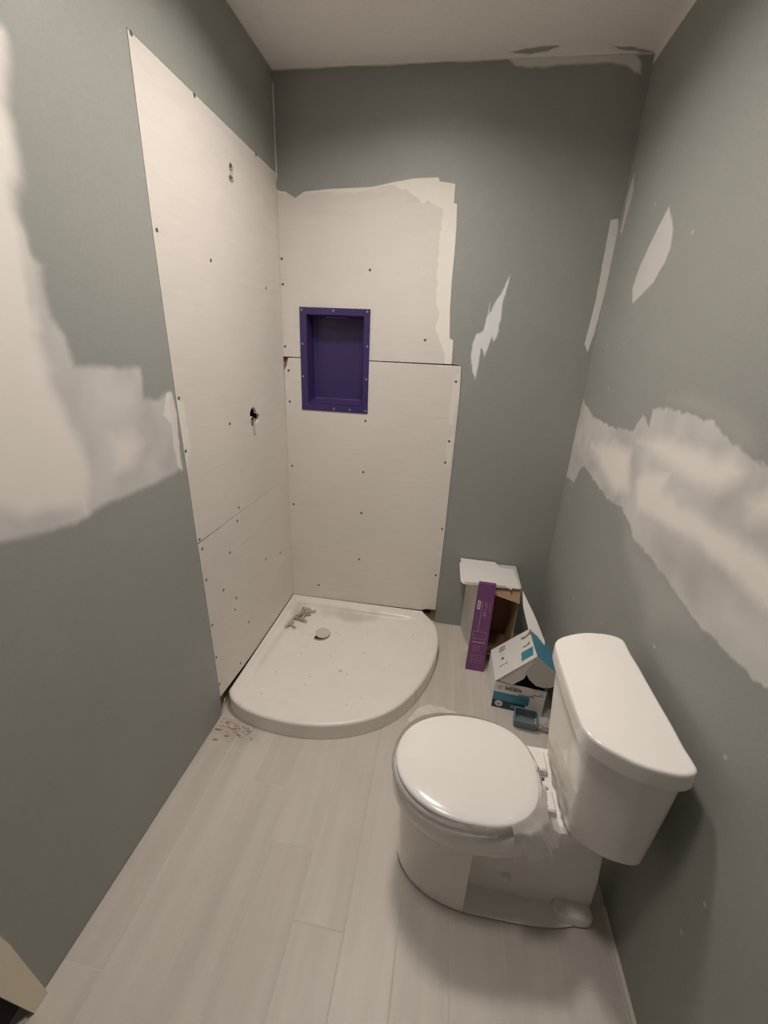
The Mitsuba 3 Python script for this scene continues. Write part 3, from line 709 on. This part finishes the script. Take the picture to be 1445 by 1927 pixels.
def wrink(p, amp, fq, seed):
    return (meshkit.fbm(np.array(p) * fq, 3, seed) - .5) * 2 * amp


def lid_edge(a, out):
    ca, sa = math.cos(a), math.sin(a)
    return 0.951 + (0.191 + out) * np.sign(ca) * abs(ca) ** .86, YC + (0.160 + out) * np.sign(sa) * abs(sa) ** .94


def skirt(u, v):
    # loose band of film from the lid's edge down to the rim
    a = 2 * math.pi * u
    x, y = lid_edge(a, 0.002 + 0.006 * math.sin(math.pi * v) + abs(wrink((math.cos(a), math.sin(a), v), .004, 9, 4)))
    return (x, y, 0.4200 - 0.030 * v + wrink((math.cos(a), math.sin(a), v * .3), .003, 10, 8))


obj('skirt', sheet(skirt, 241, 7), 'm_film', FK, smooth=True)


def drape(u, v):
    # film spilling over the near rear corner of the seat and down the side of the bowl
    a = math.radians(-62 + 56 * u)
    lip = 0.030 + 0.035 * math.sin(math.pi * min(1, u * 1.15)) + wrink((u * 3, 1, 2), .014, 3, 15)
    x, y = lid_edge(a, 0.003 + lip * v)
    fold = wrink((u * 9, v * 1.2, 1), .011, 1.6, 31) * (0.25 + v)
    drop = 0.022 * v + 0.055 * max(0, v - .5) * (1 - .6 * u) * 2
    return (x + fold * .6, y + fold, max(0.4215 - drop + abs(fold) * .4, 0.392 if u > .55 else 0.33))


obj('gathered_end', sheet(drape, 70, 18), 'm_film', FK, smooth=True)


def flapf(u, v):
    a = math.radians(95 + 48 * u)
    x, y = lid_edge(a, 0.003 + (0.012 + 0.030 * math.sin(math.pi * u)) * v + wrink((u * 4, v, 2), .006, 2, 19) * v)
    return (x, y, 0.419 - 0.010 * v + wrink((u * 5, v, 2), .006, 2, 12))


obj('loose_corner', sheet(flapf, 36, 10), 'm_film', FK, smooth=True)
FT = thing('plastic_film', 'clear crumpled plastic film stuck to the front of the toilet tank', 'plastic film')


def tankfilm(u, v):
    y = TY - 0.115 + 0.175 * u + wrink((u, v, 4), .010, 5, 21)
    z = 0.405 + 0.115 * v * (1 - .3 * u) + wrink((u, v, 7), .006, 6, 22)
    tt = (z - .39) / .30
    yl = abs(y - TY)
    xf = 1.150 + 0.045 * (1 - tt) - .004 + max(0, yl - .09) ** 2 * 9
    return (xf - 0.004 - abs(wrink((u, v, 9), .010, 6, 23)), y, z)


obj('sheet', sheet(tankfilm, 30, 22), 'm_film', FT, smooth=True)

# ------------------------------------------------------------------ cartons and scraps behind the toilet
# tall open carton against the end wall
BK = thing('open_carton', 'tall open cardboard carton, pale outside and brown inside, under the white boards', 'box')
cx0, cx1, cy0, cy1, cz = 0.990, 1.232, -0.225, -0.006, 0.418
t = 0.003
def prism(b4, z0, z1):
    return trimesh.convex.convex_hull(np.array([[*q[:2], z] for q in b4 for z in (z0, z1)]))


def plan(e, f=0.0):
    return [(0.990 + e, -0.006 - e), (1.040 + e, cy0 - f), (cx1 - e, cy0 - f), (cx1 - e, -0.006 - e)]


shellm = unman(man(prism(plan(0), 0.0008, cz)) - man(prism(plan(t, .0001), t, cz - t)))
obj('shell', shellm, 'm_carton_dull', BK)
lin = unman(man(prism(plan(t + .0002, -.001), t + .0002, cz - t - .0002)) - man(prism(plan(t + .0012, .001), t + .0012, cz - t - .0012)))
obj('lining', lin, 'm_carton_brown', BK, label='brown inner face of the carton')
obj('flap', slab([(1.085, -0.226, 0.414), (1.225, -0.226, 0.414), (1.226, -0.262, 0.352), (1.09, -0.255, 0.385)], .003), 'm_carton_brown', BK, label='brown top flap hanging down')
sf = obj('flap', slab([(1.2345, -0.240, 0.414), (1.236, -0.300, 0.365), (1.262, -0.392, 0.305), (1.285, -0.396, 0.21), (1.345, -0.398, 0.20), (1.345, -0.394, 0.245), (1.298, -0.352, 0.354)], .003), 'm_carton_white', BK, label='long white side flap folded out')
obj('flap', slab([(1.045, -0.226, 0.012), (1.225, -0.226, 0.012), (1.235, -0.330, 0.085), (1.105, -0.300, 0.075)][::1], .003), 'm_carton_brown', BK, label='brown bottom flap raised inside')

# white board scraps on top
B1 = obj('board_scrap', slab([(0.944, -0.232, 0.4247), (0.958, -0.256, 0.4247), (1.2225, -0.243, 0.4247), (1.212, -0.058, 0.4247), (1.10, -0.050, 0.4247), (0.940, -0.045, 0.4247)], .006), 'm_carton_white', label='wide flat white board scrap lying lower on top of the open carton', cat='board')
B2 = obj('board_scrap', slab([(0.962, -0.252, 0.4315), (1.158, -0.246, 0.4315), (1.136, -0.052, 0.4315), (1.126, -0.012, 0.4315), (0.945, -0.008, 0.4315)], .006), 'm_carton_white', label='square flat white board scrap lying uppermost on the open carton', cat='board')
obj('plastic_clip', unman(man(rbox(1.172, 1.182, -0.254, -0.235, 0.4255, 0.433, .002)) + man(trimesh.creation.icosphere(2, .006).apply_translation([1.177, -0.254, 0.4235]))), 'm_white', label='tiny white plastic clip on the front edge of the lower white board scrap', cat='clip')

# purple carton leaning on the boards
PKX = thing('purple_carton', 'narrow upright purple carton with small pale print, leaning on the white boards', 'box')
A, B_, C_, D_ = (np.array(v) for v in ((1.0115, -0.347, 0.0012), (1.0985, -0.350, 0.0012), (1.1035, -0.292, 0.455), (1.0260, -0.289, 0.455)))
ex, ey = B_ - A, D_ - A
nz = np.cross(ex, ey); nz /= np.linalg.norm(nz)
dep = 0.024
bk = [q - nz * dep for q in (A, B_, C_, D_)]
lift = [np.array([0, 0, max(0.0012 - q[2], 0)]) for q in bk]
pcs = np.array([A, B_, C_, D_] + [q + l for q, l in zip(bk, lift)])
obj('body', trimesh.convex.convex_hull(pcs), 'm_violet', PKX)
ux, uy = ex / np.linalg.norm(ex), ey / np.linalg.norm(ey)
Lp = np.linalg.norm(ey)


def on_purple(mesh, u, v, xd, yd):
    # u across 0..1, v up 0..1
    o = A + (ex * (1 - v) + (C_ - D_) * v) * u + ey * v + nz * 0.0002
    return on_face(mesh, o, xd, yd)


def txt(s, h, d=0.0006, bold=False):
    return meshkit.text_mesh(s, h, d, bold)


# print runs down the face (turned a quarter)
obj('lettering', on_purple(txt('12" x 18"', 0.0125, bold=True), 0.52, 0.80, -uy, ux), 'm_violet_ink', PKX)
obj('lettering', on_purple(flat(0, -.0012, 0.155, .0012), 0.375, 0.81, -uy, ux), 'm_violet_ink', PKX)
obj('lettering', on_purple(txt('shower niche', 0.0055), 0.80, 0.80, -uy, ux), 'm_violet_ink', PKX)
sk = obj('sticker', on_purple(flat(0, 0, 0.044, 0.014), 0.10, 0.81, -uy, ux), 'm_print_white', PKX)
for i in range(9):
    obj('barcode', on_purple(flat(0.004 + i * .004, 0.003, 0.006 + i * .004, 0.011, .0009), 0.10, 0.81, -uy, ux), 'm_ink', sk)
fr_ = Polygon([(0, 0), (0.060, 0), (0.060, 0.040), (0, 0.040)]).difference(sbox(.0016, .0016, .0584, .0384))
obj('drawing', on_purple(trimesh.creation.extrude_polygon(fr_, .0006, engine='earcut'), 0.14, 0.375, ux, uy), 'm_violet_ink', PKX)
obj('drawing', on_purple(flat(0, 0, 0.060, .0022), 0.13, 0.335, ux, uy), 'm_print_white', PKX)
for i in range(3):
    obj('drawing', on_purple(flat(0, 0, .0018, 0.036), 0.25 + .16 * i, 0.225, ux, uy), 'm_violet_ink', PKX)
    for j in range(4):
        obj('lettering', on_purple(flat(0, 0, .017, .0014), 0.16 + .24 * i, 0.18 - .028 * j, ux, uy), 'm_violet_ink', PKX)

# faucet carton with its lid tented open
MK = thing('faucet_carton', 'white and teal faucet carton with its lid tented open, behind the toilet', 'box')
f0, f1 = np.array((1.120, -0.557, 0.001)), np.array((1.330, -0.578, 0.001))
hh = 0.140
b0, b1 = f0 + np.array([-.003, 0.205, 0]), f1 + np.array([0.0, 0.205, 0])
up = np.array([0, 0, hh])
tk = .0025


def prism(b4, z0, z1):
    return trimesh.convex.convex_hull(np.array([[*q[:2], z] for q in b4 for z in (z0, z1)]))


ins = [f0 + (tk, tk, 0), f1 + (-tk, tk, 0), b1 + (-tk, -tk, 0), b0 + (tk, -tk, 0)]
obj('tray', unman(man(prism([f0, f1, b1, b0], 0.001, hh)) - man(prism(ins, 0.004, hh + .05))), 'm_carton_white', MK)
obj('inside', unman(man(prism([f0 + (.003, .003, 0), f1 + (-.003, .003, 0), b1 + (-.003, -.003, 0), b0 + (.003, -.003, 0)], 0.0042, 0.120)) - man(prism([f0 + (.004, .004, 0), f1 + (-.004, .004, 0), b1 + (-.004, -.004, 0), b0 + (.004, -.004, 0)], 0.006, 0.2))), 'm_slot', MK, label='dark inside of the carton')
mx = (f1 - f0) / np.linalg.norm(f1 - f0)
mz = np.array([0, 0, 1.0])
mn = np.cross(mx, mz)          # towards the camera
WF = np.linalg.norm(f1 - f0)


def on_front(mesh, u, z, lift=.0003):
    return on_face(mesh, f0 + mx * u + mz * z + mn * lift, mx, mz)


obj('band', on_front(flat(0.0008, 0, 0.150, 0.043), 0, 0.043), 'm_teal', MK)
obj('band', on_front(flat(0.0008, 0, 0.138, 0.042), 0, 0.001), 'm_navy', MK)
obj('band', on_front(flat(0.104, 0, 0.150, 0.010), 0, 0.086), 'm_steel_print', MK)
rd = trimesh.creation.cylinder(0.0165, 0.0006, sections=32)
bdg = obj('badge', on_front(rd, 0.030, 0.024, .001), 'm_print_white', MK)
obj('drawing', on_front(flat(-.009, -.002, .009, .003), 0.030, 0.024, .0016), 'm_steel_print', bdg)
obj('drawing', on_front(flat(-.003, -.010, .001, .002), 0.030, 0.024, .0016), 'm_steel_print', bdg)
obj('lettering', on_front(txt('MOEN', 0.0165, bold=True), 0.044, 0.106, .0008), 'm_ink', MK)
lg = Polygon([(math.cos(a) * .0105, math.sin(a) * .0085) for a in np.linspace(0, 2 * math.pi, 24, endpoint=False)])
lg = lg.difference(lg.buffer(-.0015)).union(sbox(-.001, -.0085, .001, .002))
obj('logo', on_front(trimesh.util.concatenate([trimesh.creation.extrude_polygon(g, .0006, engine='earcut') for g in getattr(lg, 'geoms', [lg])]), 0.024, 0.114, .0005), 'm_steel_print', MK)
obj('band', on_front(flat(0.078, 0, 0.130, 0.016), 0, 0.014, .0009), 'm_teal', MK)


def faucet(s):
    """small line drawing of a lever tap in the xy plane"""
    parts = [Polygon([(0, 0), (.35, -.12), (.7, -.02), (.72, .10), (.38, .02), (.05, .14)]), Polygon([(.55, .0), (.95, .38), (1.0, .32), (.7, -.04)]), Polygon([(.6, .0), (1.05, .0), (1.05, .08), (.6, .1)])]
    g = shapely.affinity.scale(unary_union(parts), s, s, origin=(0, 0))
    return trimesh.util.concatenate([trimesh.creation.extrude_polygon(q, .0006, engine='earcut') for q in getattr(g, 'geoms', [g])])


import shapely.affinity
obj('drawing', on_front(faucet(0.040), 0.160, 0.108), 'm_steel_print', MK)
obj('drawing', on_front(flat(0, 0, .016, .010), 0.150, 0.092), 'm_steel_print', MK)
for i in range(2):
    obj('lettering', on_front(flat(0, 0, .020, .002), 0.165, 0.030 + .008 * i), 'm_carton_grey', MK)

# lid: white top panel hinged on the tray's left edge, teal side panel beyond the fold, end flaps
rf, rb = np.array((1.257, -0.594, 0.325)), np.array((1.256, -0.405, 0.318))
lf, lb = f0 + up + np.array([0, -.001, .0015]), b0 + up + np.array([0, 0, .0015])
lidp = obj('lid_panel', slab([lf, rf, rb, lb], .003), 'm_carton_white', MK)
lx = (rf - lf) / np.linalg.norm(rf - lf)
ly = (lb - lf) - ((lb - lf) @ lx) * lx
ly /= np.linalg.norm(ly)
ln = np.cross(lx, ly)


def on_lid(mesh, u, v, lift=.0003):
    return on_face(mesh, lf + lx * u + ly * v + ln * lift, lx, ly)


obj('band', on_lid(flat(0, 0, 0.062, 0.046), 0.150, 0.022), 'm_teal', lidp)
obj('drawing', on_lid(faucet(0.062), 0.150, 0.150), 'm_steel_print', lidp)
obj('drawing', on_lid(faucet(0.036), 0.160, 0.095), 'm_steel_print', lidp)
lgf = sbox(0, 0, .034, .024).difference(sbox(.003, .003, .010, .021)).difference(sbox(.013, .003, .021, .021)).difference(sbox(.024, .003, .031, .021))
obj('logo', on_lid(trimesh.util.concatenate([trimesh.creation.extrude_polygon(q, .0006, engine='earcut') for q in getattr(lgf, 'geoms', [lgf])]), 0.020, 0.150), 'm_steel_print', lidp)
obj('drawing', on_lid(trimesh.creation.extrude_polygon(Polygon([(0, 0), (.018, 0), (.009, .012)]), .0006, engine='earcut'), 0.032, 0.098), 'm_ink', lidp)
for i, (w_, o) in enumerate(((.014, 0), (.010, .018), (.016, .032))):
    obj('lettering', on_lid(flat(0, 0, w_, .0035), 0.024 + o, 0.062), 'm_steel_print', lidp)
obj('lettering', on_lid(flat(0, 0, .028, .0012), 0.024, 0.128), 'm_carton_grey', lidp)
sd_f, sd_b = rf + np.array([0.105, 0.004, -0.082]), rb + np.array([0.105, 0.004, -0.082])
obj('lid_side', slab([rf, sd_f, sd_b, rb], .003), 'm_teal', MK)
arcp = [rf + (sd_f - rf) * s + np.array([0, -.003, -.0]) for s in (0.02, 1.0)]
low = [np.array((1.352, -0.592, 0.195)), np.array((1.335, -0.600, 0.178)), np.array((1.305, -0.603, 0.172)), np.array((1.275, -0.602, 0.178)), np.array((1.245, -0.599, 0.205)), np.array((1.222, -0.596, 0.243))]
obj('tuck_flap', slab([arcp[0], *low[::-1], arcp[1]], .002), 'm_carton_grey', MK)
obj('end_flap', slab([lf + (.004, .004, 0), np.array((1.190, -0.577, 0.152)), np.array((1.228, -0.583, 0.200)), rf + (-.003, .006, -.004)], .002), 'm_carton_grey', MK)

# little clear blister tray and torn wrapper in front of it
TR = thing('blister_tray', 'small grey-blue clear plastic tray standing at the front of the faucet carton', 'tray')
tm = Polygon([(0, 0), (0.072, 0), (0.072, 0.040), (0, 0.040)]).buffer(.010)
outm = trimesh.creation.extrude_polygon(tm, 0.052, engine='earcut')
cutm = trimesh.creation.extrude_polygon(tm.buffer(-.002), 0.08, engine='earcut'); cutm.apply_translation([0, 0, .002])
lipm = man(trimesh.creation.extrude_polygon(tm.buffer(.0025), 0.002, engine='earcut').apply_translation([0, 0, .050])) - man(cutm)
trm, lpm = unman(man(outm) - man(cutm)), unman(lipm)
for q in (trm, lpm):
    q.apply_transform(trimesh.transformations.rotation_matrix(math.radians(14), [1, 0, 0]))
    q.apply_transform(trimesh.transformations.rotation_matrix(math.radians(-6), [0, 0, 1]))
    q.apply_translation([1.214, -0.644, 0.0034])
obj('cup', trm, 'm_tray', TR, smooth=30)
obj('lip', lpm, 'm_tray', TR, smooth=30)
WK = np.array([1.325, -0.640, 0.0])
wv = trimesh.creation.icosphere(3, 1.0)
n_ = meshkit.fbm(wv.vertices * 2.3, 4, 31)
wv.vertices = wv.vertices * (0.55 + 0.9 * n_)[:, None] * [0.034, 0.026, 0.024]
wv.apply_translation(WK + [0, 0, 0.001 - wv.bounds[0][2]])
obj('wrapper', wv, 'm_film', label='crumpled clear wrapper on the floor beside the small blister tray', cat='wrapper')
